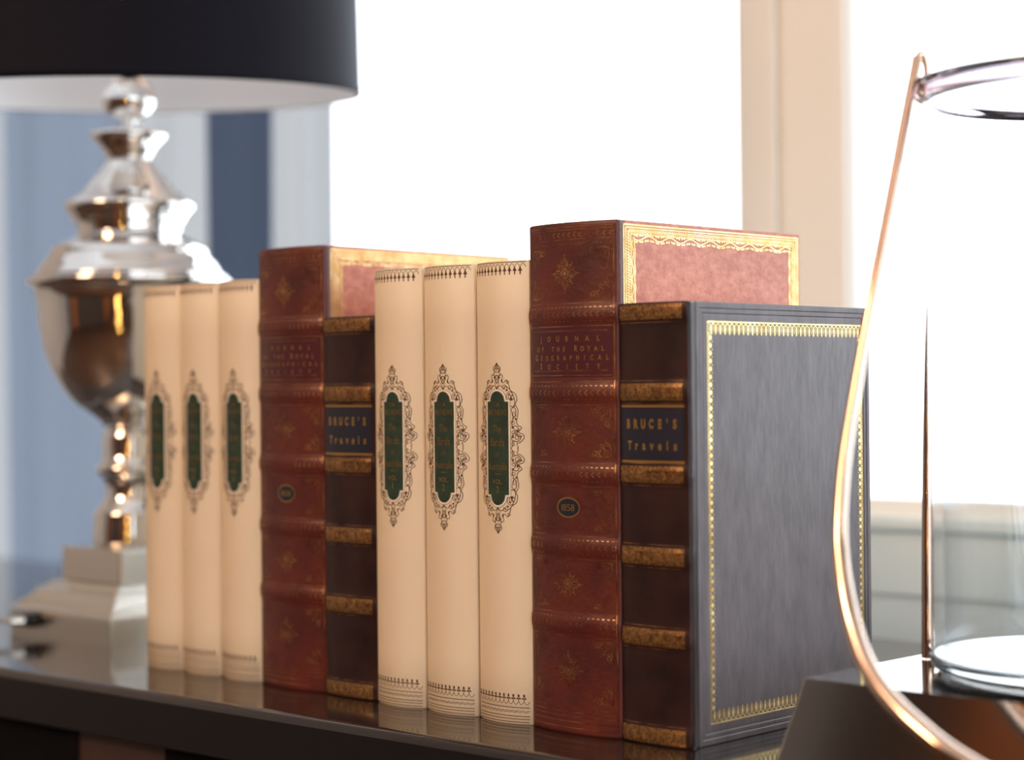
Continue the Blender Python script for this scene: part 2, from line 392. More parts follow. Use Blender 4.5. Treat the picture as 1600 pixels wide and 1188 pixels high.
# ---- cream volumes
CW, CH, CD, CB = .0391, .2474, .150, .0052
cf_ = spine_map(CW, CB, 2.0)
def cream_spine_mesh():
    b = MB(); spine_solid(b, CW, CH, cf_, M['cream'], [CH*i/8 for i in range(1, 8)], 30)
    S = lambda x, z: cf_(CW/2+x*MM, z*MM)
    ink = M['ink']; hw = CW/2/MM-1.6
    H = CH/MM
    for z, wd in ((H-.9, .35), (4.5, .38), (3.0, .38), (1.4, .38), (9.1, .40)):
        b.line([(-hw+2*hw*i/24, z) for i in range(25)], wd, S, ink)
    n = 12; p = 2*hw/n
    for i in range(n):
        c = -hw+p*(i+.5)
        b.line([(c-p/2+p*j/8, H-3.6+1.9*math.sin(PI*j/8)) for j in range(9)], .25, S, ink)      # top scallop
        b.dot(c-p/2+.05, H-4.9, .62, S, ink, 6, 1.5); b.dot(c-p/2+.05, H-6.9, .35, S, ink, 6, .9)
        b.dot(c-p/2-.65, H-5.3, .38, S, ink, 6, .5); b.dot(c-p/2+.75, H-5.3, .38, S, ink, 6, .5)
        b.line([(c-p/2+p*j/8, 12.6-1.8*math.sin(PI*j/8)) for j in range(9)], .25, S, ink)       # bottom scallop
        u = c-p/2+.05
        b.dot(u, 15.4, .62, S, ink, 6, .95); b.dot(u-.75, 13.9, .55, S, ink, 6, .5); b.dot(u+.75, 13.9, .55, S, ink, 6, .5)
        b.line([(u, 12.4), (u, 14.6)], .3, S, ink)
    k = 40
    for i in range(k):
        b.dot(-hw+2*hw*(i+.5)/k, 10.0, .12, S, ink, 5)
    k = 24
    for i in range(k):
        c = -hw+2*hw*(i+.5)/k
        b.line(spiral(c, 7.0, .85, .25, 0 if i % 2 else PI, .9, 9), .22, S, ink)
    # ornate frame round the label; local z from its centre
    Z0 = 147.1
    def L(pts, wd):
        for sx in (1, -1):
            for sz in (1, -1):
                b.line([(sx*x, Z0+sz*z) for x, z in pts], wd, S, ink)
    def D(x, z, r, rv=None):
        for sx in (1, -1):
            for sz in (1, -1): b.dot(sx*x, Z0+sz*z, r, S, ink, 7, rv)
    L(smooth([(0, 31.8), (2.4, 33.6), (4.6, 32.2), (6.0, 33.2), (8.5, 31.6), (10.8, 27.6), (11.3, 23.5), (9.4, 20.5), (10.6, 16.4), (9.6, 12.5), (11.6, 9.2), (9.4, 6.0), (10.2, 2.6), (9.2, 0)]), .34)
    L(smooth([(0, 45.8), (1.3, 44.0), (2.6, 43.2), (2.4, 41.9), (1.5, 40.9), (2.4, 40.1), (1.6, 38.9), (3.7, 39.4), (4.0, 37.6), (3.2, 36.4), (4.6, 35.0), (6.6, 36.6), (8.0, 34.0), (9.0, 31.0), (11.8, 29.0), (12.6, 25.6), (11.6, 23.6), (13.2, 20.4), (12.8, 17.0), (12.4, 14.0), (13.2, 12.4), (15.0, 11.0), (13.4, 8.6), (15.6, 7.6), (16.3, 5.6), (14.4, 3.4), (12.4, 2.4), (13.2, .8), (12.6, 0)]), .36)
    L(smooth([(8.8, 26.5), (10.2, 29.0), (8.2, 30.2), (6.4, 28.2), (7.0, 25.6)]), .30)
    L(smooth([(9.0, 22.6), (11.8, 20.8), (11.6, 17.2), (9.6, 15.8)]), .36)
    L(smooth([(9.2, 11.0), (12.0, 12.0), (13.6, 9.8), (12.2, 7.4), (14.6, 5.6), (12.6, 3.6), (10.2, 4.4)]), .42)
    L(spiral(9.6, 27.4, 2.2, .4, 2.4, 1.3), .36); L(spiral(11.2, 17.8, 1.7, .3, 1.2, 1.2), .32)
    L(spiral(5.0, 32.4, 1.9, .3, -.6, 1.2), .34); L(spiral(12.8, 5.8, 1.9, .3, .4, 1.3), .36)
    L(spiral(10.6, 13.8, 1.4, .3, 2.2, 1.1), .30); L(spiral(10.4, 8.3, 1.5, .3, -1, 1.2), .32)
    L(spiral(7.2, 35.1, 1.1, .2, 0, 1.1), .28); L(spiral(10.4, 2.2, 1.4, .3, 1, 1.2), .30)
    L(smooth([(0, 45.8), (.9, 43.4), (.5, 42.4), (1.9, 42.6), (1.4, 41.2), (.5, 40.2)]), .34); L([(0, 45.2), (0, 40.4)], .3)
    L([(0, 34.6), (2.2, 38.2)], .45); L([(0, 32.2), (1.6, 34.8), (0, 37.6)], .35)
    L([(2.0, 38.2), (0, 39.0)], .5)
    D(1.4, 37.8, .8, .6); D(3.5, 36.0, .55, .9); D(6.7, 31.0, .9, .45); D(9.3, 26.4, .75, 1.0); D(8.2, 28.8, .6)
    D(11.0, 22.4, .5); D(11.8, 15.6, .45, .8); D(12.6, 9.4, .6, .9); D(10.2, 6.2, .5, .9); D(14.8, 6.4, .45); D(.9, 43.0, .35); D(10.1, 11.2, .4, .9)
    return b
def lab_outline(o=0.0):
    hw = 7.5+o; hz = 24.9+o; ar = 5.2+o; top = 30.5+o; P = []
    def arch(s):
        return [(ar*math.cos(a), s*(hz+(top-hz)*math.sin(a))) for a in [PI*i/14 for i in range(15)]]
    P = [(hw, -hz), (hw, hz)]+arch(1)+[(-hw, hz), (-hw, -hz)]+[(x, z) for x, z in arch(-1)][::-1]
    return P
def label_mesh(num):
    b = MB(); S = lambda x, z: cf_(CW/2+x*MM, (147.1+z)*MM, .00025); g = M['green']
    # body split into narrow strips so that it follows the curve
    n = 16
    b.rect(-7.5, 7.5, -24.9, 24.9, S, g, n)
    for s in (1, -1):
        for i in range(n):
            x0 = -5.2+10.4*i/n; x1 = -5.2+10.4*(i+1)/n
            h0 = 5.6*math.sqrt(max(0, 1-(x0/5.2)**2)); h1 = 5.6*math.sqrt(max(0, 1-(x1/5.2)**2))
            q = [S(x0, s*24.9), S(x1, s*24.9), S(x1, s*(24.9+h1)), S(x0, s*(24.9+h0))]
            b.add(q, [(0, 1, 2, 3) if s > 0 else (3, 2, 1, 0)], g)
    def dens(P):
        out = []
        for i in range(len(P)):
            a, c = P[i], P[(i+1) % len(P)]; k = max(1, int(math.hypot(c[0]-a[0], c[1]-a[1])/3))
            out += [(a[0]+(c[0]-a[0])*j/k, a[1]+(c[1]-a[1])*j/k) for j in range(k)]
        return out
    S0 = lambda x, z: cf_(CW/2+x*MM, (147.1+z)*MM, .0002)
    b.line(dens(lab_outline(.65)), .75, S0, M['pale'], True)
    b.line(dens(lab_outline(1.2)), .16, S0, M['ink'], True)
    T = lambda x, z: cf_(CW/2+x*MM, (147.1+z)*MM, .00038); d = M['dimgold']; gt = M['goldtext']
    word(b, 'G.M.', 0, 5.0, 22.2, 2.4, T, d); word(b, 'MATHEWS', 0, 13.2, 17.6, 3.2, T, d, .015)
    b.line([(-1.5, 15.2), (1.5, 15.2)], .3, T, d)
    word(b, 'The', 0, 6.0, 8.6, 3.9, T, d, .015); word(b, 'Birds', 0, 10.0, 1.2, 4.2, T, d, .015)
    word(b, 'of', 0, 3.0, -4.6, 3.0, T, d, .01); word(b, 'Australia', 0, 13.6, -11.6, 3.8, T, d, .02)
    b.line([(-1.7, -13.9), (1.7, -13.9)], .3, T, gt)
    word(b, 'VOL.', 0, 7.2, -19.2, 2.6, T, gt, .005); put(b, str(num), 0, -23.9, 3.4, None, T, gt, 0)
    return b
def cream(num, x, y, label, src=None):
    t = thing('book', label, 'book', (x, y, TZ), 0)
    if src:
        for ch in src.children:
            c = ch.copy(); C.objects.link(c); c.parent = t
        return t
    if cream.sp is None: sp = cream_spine_mesh().build('spine', t); cream.sp = sp
    else:
        sp = cream.sp.copy(); C.objects.link(sp); sp.parent = t
    label_mesh(num).build('title_label', t)
    add_common(t, CW, CH, CD, M['cream'], 0)
    b = MB(); b.box((CW-.0026, .0062, 0), (CW, CD, CH), M['cream']); bevel(b.build('front_cover', t), .0005)
    return t
cream.sp = None

# ---- red journal
RW, RH, RD, RB = .0604, .2649, .160, .0050
RBANDS = [.217, .1765, .1345, .097, .057]
rf_ = spine_map(RW, RB, 2.2, RBANDS, .0010, .0060)
def red_spine_mesh():
    b = MB(); vs = [RH*i/120 for i in range(1, 120)]
    spine_solid(b, RW, RH, rf_, M['red'], vs, 30)
    S = lambda x, z: rf_(RW/2+x*MM, z*MM, .00016); tl = M['tool']; hw = RW/2/MM-1.6
    def hl(z, wd=.28, dash=0):
        n = 30
        if dash:
            for i in range(dash):
                c = -hw+2*hw*(i+.5)/dash; b.line([(c-hw/dash*.45, z), (c+hw/dash*.45, z)], wd, S, tl)
        else: b.line([(-hw+2*hw*i/n, z) for i in range(n+1)], wd, S, tl)
    def chev(z, h=1.3, n=16, wd=.4):
        for i in range(n):
            c = -hw+2*hw*(i+.5)/n
            b.line([(c+1.0, z+h), (c-.5, z), (c+1.0, z-h)], wd, S, tl)
    hl(262.3, .25); hl(261.0, .2); chev(258.2, 1.2); hl(255.8, .2); hl(253.6, .3, 22)
    for c in RBANDS:
        z = c/MM; chev(z, 1.3); hl(z+3.6, .3, 20); hl(z-3.6, .3, 20); hl(z+5.8, .2); hl(z-6.3, .2)
    hl(11.5, .3); hl(9.2, .25); hl(6.6, .3); hl(13.6, .35, 22); hl(3.4, .25)
    for x in (hw, -hw): b.line([(x, 3+(RH/MM-8)*i/60) for i in range(61)], .35, S, tl)
    # panels: corner scrolls and a central flower
    def corner(cx, cz, sx, sz, k=1):
        for pts, wd in ((spiral(4.0, 3.6, 2.4, .4, 3.2, 1.4), .26), (spiral(9.2, 3.2, 2.2, .4, 3.6, 1.3), .26), (spiral(3.6, 8.8, 1.9, .4, 1.6, 1.4), .24),
                        (smooth([(1.6, 1.4), (2, 7), (5, 10.5), (2.2, 12.6)]), .26), (smooth([(1.4, 1.4), (7, 1.4), (11, 4.8), (13.5, 2)]), .26),
                        (spiral(6.8, 7.0, 1.6, .3, .5, 1.1), .22), (spiral(12.6, 1.9, 1.1, .2, 0, 1), .2)):
            b.line([(cx+sx*x*k, cz+sz*z*k) for x, z in pts], wd, S, tl)
        for x, z in ((5.4, 5.6), (8, 5), (2.6, 11), (11, 2.4)): b.dot(cx+sx*x*k, cz+sz*z*k, .42, S, tl, 6)
    def flower(cz, k=1.0, cx=-1.0):
        for i in range(8):
            a = PI/4*i; ca, sa = math.cos(a), math.sin(a)
            R = 8.5 if i % 2 == 0 else 6.4
            P = lambda r, o: (cx+(r*ca-o*sa)*k, cz+(r*sa+o*ca)*k)
            b.line([P(1.2, 0), P(R, 0)], .22, S, tl)
            b.line(smooth([P(1.5, 0), P(R*.5, 1.6), P(R*.8, .9), P(R, 0)], 3), .24, S, tl)
            b.line(smooth([P(1.5, 0), P(R*.5, -1.6), P(R*.8, -.9), P(R, 0)], 3), .24, S, tl)
            b.line([(cx+(p[0])*k, cz+p[1]*k) for p in spiral(R*.72*ca-2.2*sa, R*.72*sa+2.2*ca, 1.2, .2, a, 1.1, 9)], .2, S, tl)
            b.dot(*P(R+.9, 0), .42, S, tl, 6)
        b.dot(cx, cz, 1.0, S, tl, 10)
    pans = [(223.5, 253.0, 1, 'f'), (141.5, 171.0, 1, 'f'), (103.5, 128.5, .9, None), (63.5, 91.5, .95, 'f'), (15.0, 51.0, 1, 'f')]
    for z0, z1, k, kind in pans:
        for sx in (1, -1):
            corner(-sx*hw*.97, z0+.8, sx, 1, k*.92); corner(-sx*hw*.97, z1-.8, sx, -1, k*.92)
        if kind: flower((z0+z1)/2, 1.02)
    return b
def red_label_mesh():
    b = MB(); S = lambda x, z: rf_(RW/2+x*MM, z*MM, .0002); hw = 28.2
    b.rect(-hw, hw-1, 184.9, 211.5, S, M['redlabel'], 26)
    T = lambda x, z: rf_(RW/2+x*MM, z*MM, .0004); g = M['goldtext']; tl = M['tool']
    for z in (210.9, 185.5): b.line([(-hw+(2*hw-1)*i/26, z) for i in range(27)], .28, T, tl)
    n = 24
    for z, s in ((208.9, 1), (187.6, -1)):
        for i in range(n):
            c = -hw+2+(2*hw-5)*(i+.5)/n; b.line([(c-.9, z), (c, z-s*.7), (c+.9, z)], .22, T, tl)
    spread(b, 'JOURNAL', -19.5, 20.0, 203.2, 2.7, T, g, .02, .82)
    spread(b, 'OF THE ROYAL', -22, 22.5, 198.0, 2.5, T, g, .025, .80, (7,))
    spread(b, 'GEOGRAPHICAL', -23.5, 25.0, 193.4, 2.5, T, g, .02, .80, (0,))
    spread(b, 'SOCIETY', -19.5, 20.0, 188.9, 2.5, T, g, .02, .80, (0,))
    return b
def red_oval_mesh():
    b = MB(); S = lambda x, z: rf_(RW/2+x*MM, z*MM, .0003)
    n = 12
    for i in range(n):
        x0 = -7+14*i/n; x1 = -7+14*(i+1)/n; h0 = 4.6*math.sqrt(max(0, 1-(x0/7)**2)); h1 = 4.6*math.sqrt(max(0, 1-(x1/7)**2))
        b.add([S(x0, 117.2-h0), S(x1, 117.2-h1), S(x1, 117.2+h1), S(x0, 117.2+h0)], [(0, 1, 2, 3)], M['bluelabel'])
    b.line([(7.6*math.cos(2*PI*i/32), 117.2+5.0*math.sin(2*PI*i/32)) for i in range(32)], .8, S, M['goldtext'], True)
    T = lambda x, z: rf_(RW/2+x*MM, z*MM, .0005)
    word(b, '1858', 0, 8.8, 115.5, 3.5, T, M['goldtext'], -.004)
    return b
def gold_border_red(b, X):
    S = cover_map(X); g = M['gold']; D = RD/MM; H = RH/MM
    S2 = lambda y, z: S(y*MM, z*MM)
    def fr(a, bt, tp, r, wd):                                 # rectangle of lines
        P = [(a, bt), (r, bt), (r, tp), (a, tp)]
        for i in range(4):
            p, q = P[i], P[(i+1) % 4]
            if p[0] == q[0]: b.add([S2(p[0]-wd/2, min(p[1], q[1])-wd/2), S2(p[0]+wd/2, min(p[1], q[1])-wd/2), S2(p[0]+wd/2, max(p[1], q[1])+wd/2), S2(p[0]-wd/2, max(p[1], q[1])+wd/2)], [(0, 1, 2, 3)], g)
            else: b.add([S2(min(p[0], q[0]), p[1]-wd/2), S2(max(p[0], q[0]), p[1]-wd/2), S2(max(p[0], q[0]), p[1]+wd/2), S2(min(p[0], q[0]), p[1]+wd/2)], [(0, 1, 2, 3)], g)
    fr(5.4, 2.3, H-2.3, D-2.3, .75); fr(7.0, 3.7, H-3.7, D-3.8, .6); fr(11.0, 7.0, H-7.0, D-7.2, .5)
    # rope band
    def rope(p, q, sw):
        n = int(math.hypot(q[0]-p[0], q[1]-p[1])/1.5)
        ux, uz = (q[0]-p[0])/n, (q[1]-p[1])/n; l = math.hypot(ux, uz); nx, nz = -uz/l, ux/l
        for i in range(n):
            cx, cz = p[0]+ux*(i+.5), p[1]+uz*(i+.5)
            b.line([(cx-ux*.35-nx*.9, cz-uz*.35-nz*.9), (cx+ux*.35+nx*.9, cz+uz*.35+nz*.9)], .75, S2, g)
    a, bt, tp, r = 9.1, 5.4, H-5.4, D-5.5
    for p, q in (((a, bt), (r, bt)), ((r, bt), (r, tp)), ((r, tp), (a, tp)), ((a, tp), (a, bt))): rope(p, q, 1)
    # leafy scroll just inside
    def vine(p, q, inward, amp=1.25, per=16.5):
        l = math.hypot(q[0]-p[0], q[1]-p[1]); ux, uz = (q[0]-p[0])/l, (q[1]-p[1])/l; n = max(1, round(l/per)); per = l/n
        def at(s, o): return (p[0]+ux*s+inward[0]*o, p[1]+uz*s+inward[1]*o)
        N = n*16
        b.line([at(l*i/N, amp*math.sin(2*PI*i/16)) for i in range(N+1)], .55, S2, g)
        for k in range(n*8):
            s = l*(k+.5)/(n*8); o = amp*math.sin(2*PI*(k+.5)/8)
            for sg in (1, -1):
                c = at(s, o*.4+sg*1.25); d = at(s+.9, o*.4+sg*1.9)
                b.line([c, d], .8, S2, g)
                if k % 2: b.dot(*at(s-.6, o*.4+sg*1.7), .5, S2, g, 6)
    m_ = 1.9
    vine((12.5, H-8.9), (D-8.8, H-8.9), (0, -1)); vine((12.5, 8.9), (D-8.8, 8.9), (0, 1))
    vine((12.5, 10), (12.5, H-10), (1, 0), .75, 9); vine((D-8.8, 10), (D-8.8, H-10), (-1, 0), .9, 9)
def red(x, y, label, src=None):
    t = thing('book', label, 'book', (x, y, TZ), 0)
    if src:
        for ch in src.children:
            c = ch.copy(); C.objects.link(c); c.parent = t
        return t
    red_spine_mesh().build('spine', t); red_label_mesh().build('title_label', t); red_oval_mesh().build('date_label', t)
    add_common(t, RW, RH, RD, M['redcover'], 0)
    b = MB(); b.box((RW-.0030, .0062, 0), (RW, RD, RH), M['redcover']); bv = bevel(b.build('front_cover', t), .0006)
    b = MB(); gold_border_red(b, RW); b.build('gold_border', bv)
    bv['label'] = 'red front cover framed in gold'
    return t

# ---- brown and slate travel book
NW, NH, ND, NB = .0440, .2216, .1612, .0026
NBANDS = [.2170, .1767, .1354, .0945, .0538, .0050]
nf_ = spine_map(NW, NB, 3.2, NBANDS, .0007, .0062)
def navy_spine_mesh():
    b = MB(); spine_solid(b, NW, NH, nf_, M['brown'], [NH*i/120 for i in range(1, 120)], 30)
    S = lambda x, z: nf_(NW/2+x*MM, z*MM, .00016); hw = NW/2/MM
    for z0, z1 in ((213.0, 220.6), (172.4, 181.0), (131.2, 139.6), (90.2, 99.0), (49.6, 58.2), (1.0, 9.0)):
        n = 4
        for i in range(n): b.rect(-hw+1.2, hw-2.6, z0+(z1-z0)*i/n, z0+(z1-z0)*(i+1)/n, S, M['band'], 22)
        T = lambda x, z: nf_(NW/2+x*MM, z*MM, .0003)
        k = 7; a0 = -hw+4.5; a1 = hw-5.5; zc = (z0+z1)/2
        for i in range(k):
            c = a0+(a1-a0)*i/(k-1)
            b.line([(c-1.7, zc+2.6), (c, zc-2.4), (c+1.7, zc+2.6)], .55, T, M['tool']); b.dot(c, zc+1.2, .7, T, M['tool'], 6)
        for z in (z0-1.4, z1+1.4):
            if 1 < z < 220: b.line([(-hw+1.2+(2*hw-3.8)*i/22, z) for i in range(23)], .22, S, M['tool'])
    for z in (169.6, 141.8): b.rect(-hw+1.2, hw-2.0, z-.65, z+.65, S, M['goldtext'], 22)
    return b
def navy_label_mesh():
    b = MB(); S = lambda x, z: nf_(NW/2+x*MM, z*MM, .0002); hw = NW/2/MM
    b.rect(-hw+.8, hw-2.4, 143.0, 168.4, S, M['bluelabel'], 24)
    T = lambda x, z: nf_(NW/2+x*MM, z*MM, .0004); g = M['goldtext']
    for i, (ch, u) in enumerate(zip("BRUCE'S", (-14.6, -9.4, -4.6, .6, 6.2, 10.6, 15.0))):
        put(b, ch, u, 158.6, 4.4, 4.2 if ch != "'" else 3.4, T, g, .06)
    for ch, u in zip('Travels', (-13.8, -9.0, -4.2, .8, 6.0, 10.6, 15.2)):
        put(b, ch, u, 147.8, 4.3, 4.6, T, g, .05)
    return b
def navy_cover(t):
    X = NW; D = ND/MM; H = NH/MM; b = MB(); g = M['grey']
    # board with a rounded joint, a groove, and a mitred stepped frame pressed into it
    b.box((X-.0035, .0068, 0), (X-.0012, ND, NH), g)
    def frame(a, z0, z1, r, h0, h1, a2, z02, z12, r2):
        o = [(a, z0), (r, z0), (r, z1), (a, z1)]; i = [(a2, z02), (r2, z02), (r2, z12), (a2, z12)]
        vs = [(X+h0*MM, p[0]*MM, p[1]*MM) for p in o]+[(X+h1*MM, p[0]*MM, p[1]*MM) for p in i]
        b.add(vs, [(k, (k+1) % 4, 4+(k+1) % 4, 4+k) for k in range(4)], g)
    steps = [(0, -1.2), (.25, -.1), (.7, 0.0), (3.0, 0.0), (3.45, -.55), (3.9, -.55), (4.5, -.45), (5.7, -.45), (6.15, -1.0), (6.6, -1.0), (7.2, -.85)]
    A = 6.3
    for (i0, h0), (i1, h1) in zip(steps, steps[1:]):
        s0, s1 = i0*.95, i1*.95
        frame(A+i0, s0, H-s0, D-s0, h0, h1, A+i1, s1, H-s1, D-s1)
    i, h = steps[-1]; s = i*.95
    b.add([(X+h*MM, (A+i)*MM, s*MM), (X+h*MM, (D-s)*MM, s*MM), (X+h*MM, (D-s)*MM, (H-s)*MM), (X+h*MM, (A+i)*MM, (H-s)*MM)], [(0, 1, 2, 3)], g)
    cov = b.build('front_cover', t); cov['label'] = 'slate front cover with a gold beaded border'
    b = MB(); HH = h*MM; S = lambda y, z: (X+HH+.00012, y*MM, z*MM); gd = M['gold']
    y0, y1, z0, z1 = 16.7, D-7.0, 10.4, H-9.9
    for a, c, d, e in ((y0, y1, z1-.35, z1+.35), (y0, y1, z0-.35, z0+.35), (y0-.25, y0+.15, z0, z1), (y1-.15, y1+.25, z0, z1)):
        b.add([S(a, d), S(c, d), S(c, e), S(a, e)], [(0, 1, 2, 3)], gd)
    n = 35; p = (y1-y0-2)/n
    for k in range(n):
        c = y0+1+p*(k+.5)
        for zb, s in ((z1, -1), (z0, 1)):
            b.dot(c, zb+s*3.6, .95, S, gd, 8, 1.7); b.line([(c-p/2, zb+s*.6), (c, zb+s*2.2), (c+p/2, zb+s*.6)], .5, S, gd)
            b.line([(c, zb+s*4.8), (c, zb+s*6.6)], .45, S, gd); b.line([(c-p/2, zb+s*1.6), (c-p/2, zb+s*5.3)], .3, S, gd)
            b.line([(c-.9, zb+s*5.9), (c, zb+s*5.0), (c+.9, zb+s*5.9)], .3, S, gd)
    n = 48; p = (z1-z0-12)/n
    for k in range(n):
        c = z0+6+p*(k+.5)
        for yb, s in ((y0, 1), (y1, -1)):
            b.dot(yb+s*2.2, c, 1.35, S, gd, 8, 1.25); b.dot(yb+s*1.1, c+p/2, .6, S, gd, 6, .55); b.dot(yb+s*3.7, c+p/2, .35, S, gd, 6)
            b.line([(yb+s*.9, c-p/2), (yb+s*.9, c+p/2)], .25, S, gd)
    b.build('gold_border', cov)
    # rounded joint between spine and cover
    b = MB(); R = .0029; n = 10; prof = []
    for k in range(n+1):
        a = -PI/2*.9+PI*.9*k/n; prof.append((X-.0030+R*math.cos(a)*1.0, .0031+R*math.sin(a)))
    prof += [(X-.004, .0060), (X-.004, .0006)]
    b.loops([[(x, y, z) for x, y in prof] for z in (0, .0006, NH-.0006, NH)], g, True, True)
    b.build('joint', t)
def navy(x, y, label, src=None):
    t = thing('book', label, 'book', (x, y, TZ), 0)
    if src:
        for ch in src.children:
            c = ch.copy(); C.objects.link(c); c.parent = t
            for q in ch.children:
                d = q.copy(); C.objects.link(d); d.parent = c
        return t
    navy_spine_mesh().build('spine', t); navy_label_mesh().build('title_label', t)
    b = MB(); b.box((.0028, .0065, .003), (NW-.0038, ND-.004, NH-.003), M['pages']); b.build('page_block', t)
    b = MB(); b.box((0.0, .0062, 0), (.0026, ND, NH), M['grey']); bevel(b.build('back_cover', t), .0005)
    navy_cover(t)
    return t

G1 = None
c1 = cream(1, -.8211, .7495, 'cream volume one with green label, directly right of the nearer travel-book-free gap')
c2 = cream(2, -.7802, .7496, 'x'); c3 = cream(3, -.7392, .7499, 'x')
d1 = cream(1, -1.0464, .7511, 'x', c1); d2 = cream(2, -1.0076, .7511, 'x', c2); d3 = cream(3, -.9675, .7515, 'x', c3)
r1 = red(-.6986, .7491, 'x'); n1 = navy(-.6379, .7503, 'x')
r2 = thing('book', 'x', 'book', (-.9277, .7512, TZ))
for ch in r1.children:
    c = ch.copy(); C.objects.link(c); c.parent = r2
    for q in ch.children:
        d = q.copy(); C.objects.link(d); d.parent = c
n2 = navy(-.8661, .7499, 'x', n1)
L_ = {c1: 'cream book, green label VOL. 1, right of the far dark brown travels book',
      c2: 'cream book, green label VOL. 2, middle of the nearer cream set',
      c3: 'cream book, green label VOL. 3, touching the sharp, near tall red journal',
      d1: 'blurred cream book at the far left end of the row, beside the lamp',
      d2: 'blurred cream book, middle of the far cream set',
      d3: 'blurred cream book touching the blurred far red journal',
      r1: 'tall red journal in sharp focus, tallest book, behind the slate-covered travels book',
      r2: 'tall blurred red journal in the middle of the row, after the far cream books',
      n1: 'travels book with dark brown spine and slate gold-bordered cover, nearest end of the row',
      n2: 'dark brown travels book squeezed between far red journal and nearer cream books'}
for o, l in L_.items():
    o['label'] = l
    o['group'] = 'cream volumes' if o in (c1, c2, c3, d1, d2, d3) else ('red journals' if o in (r1, r2) else 'brown travel books')

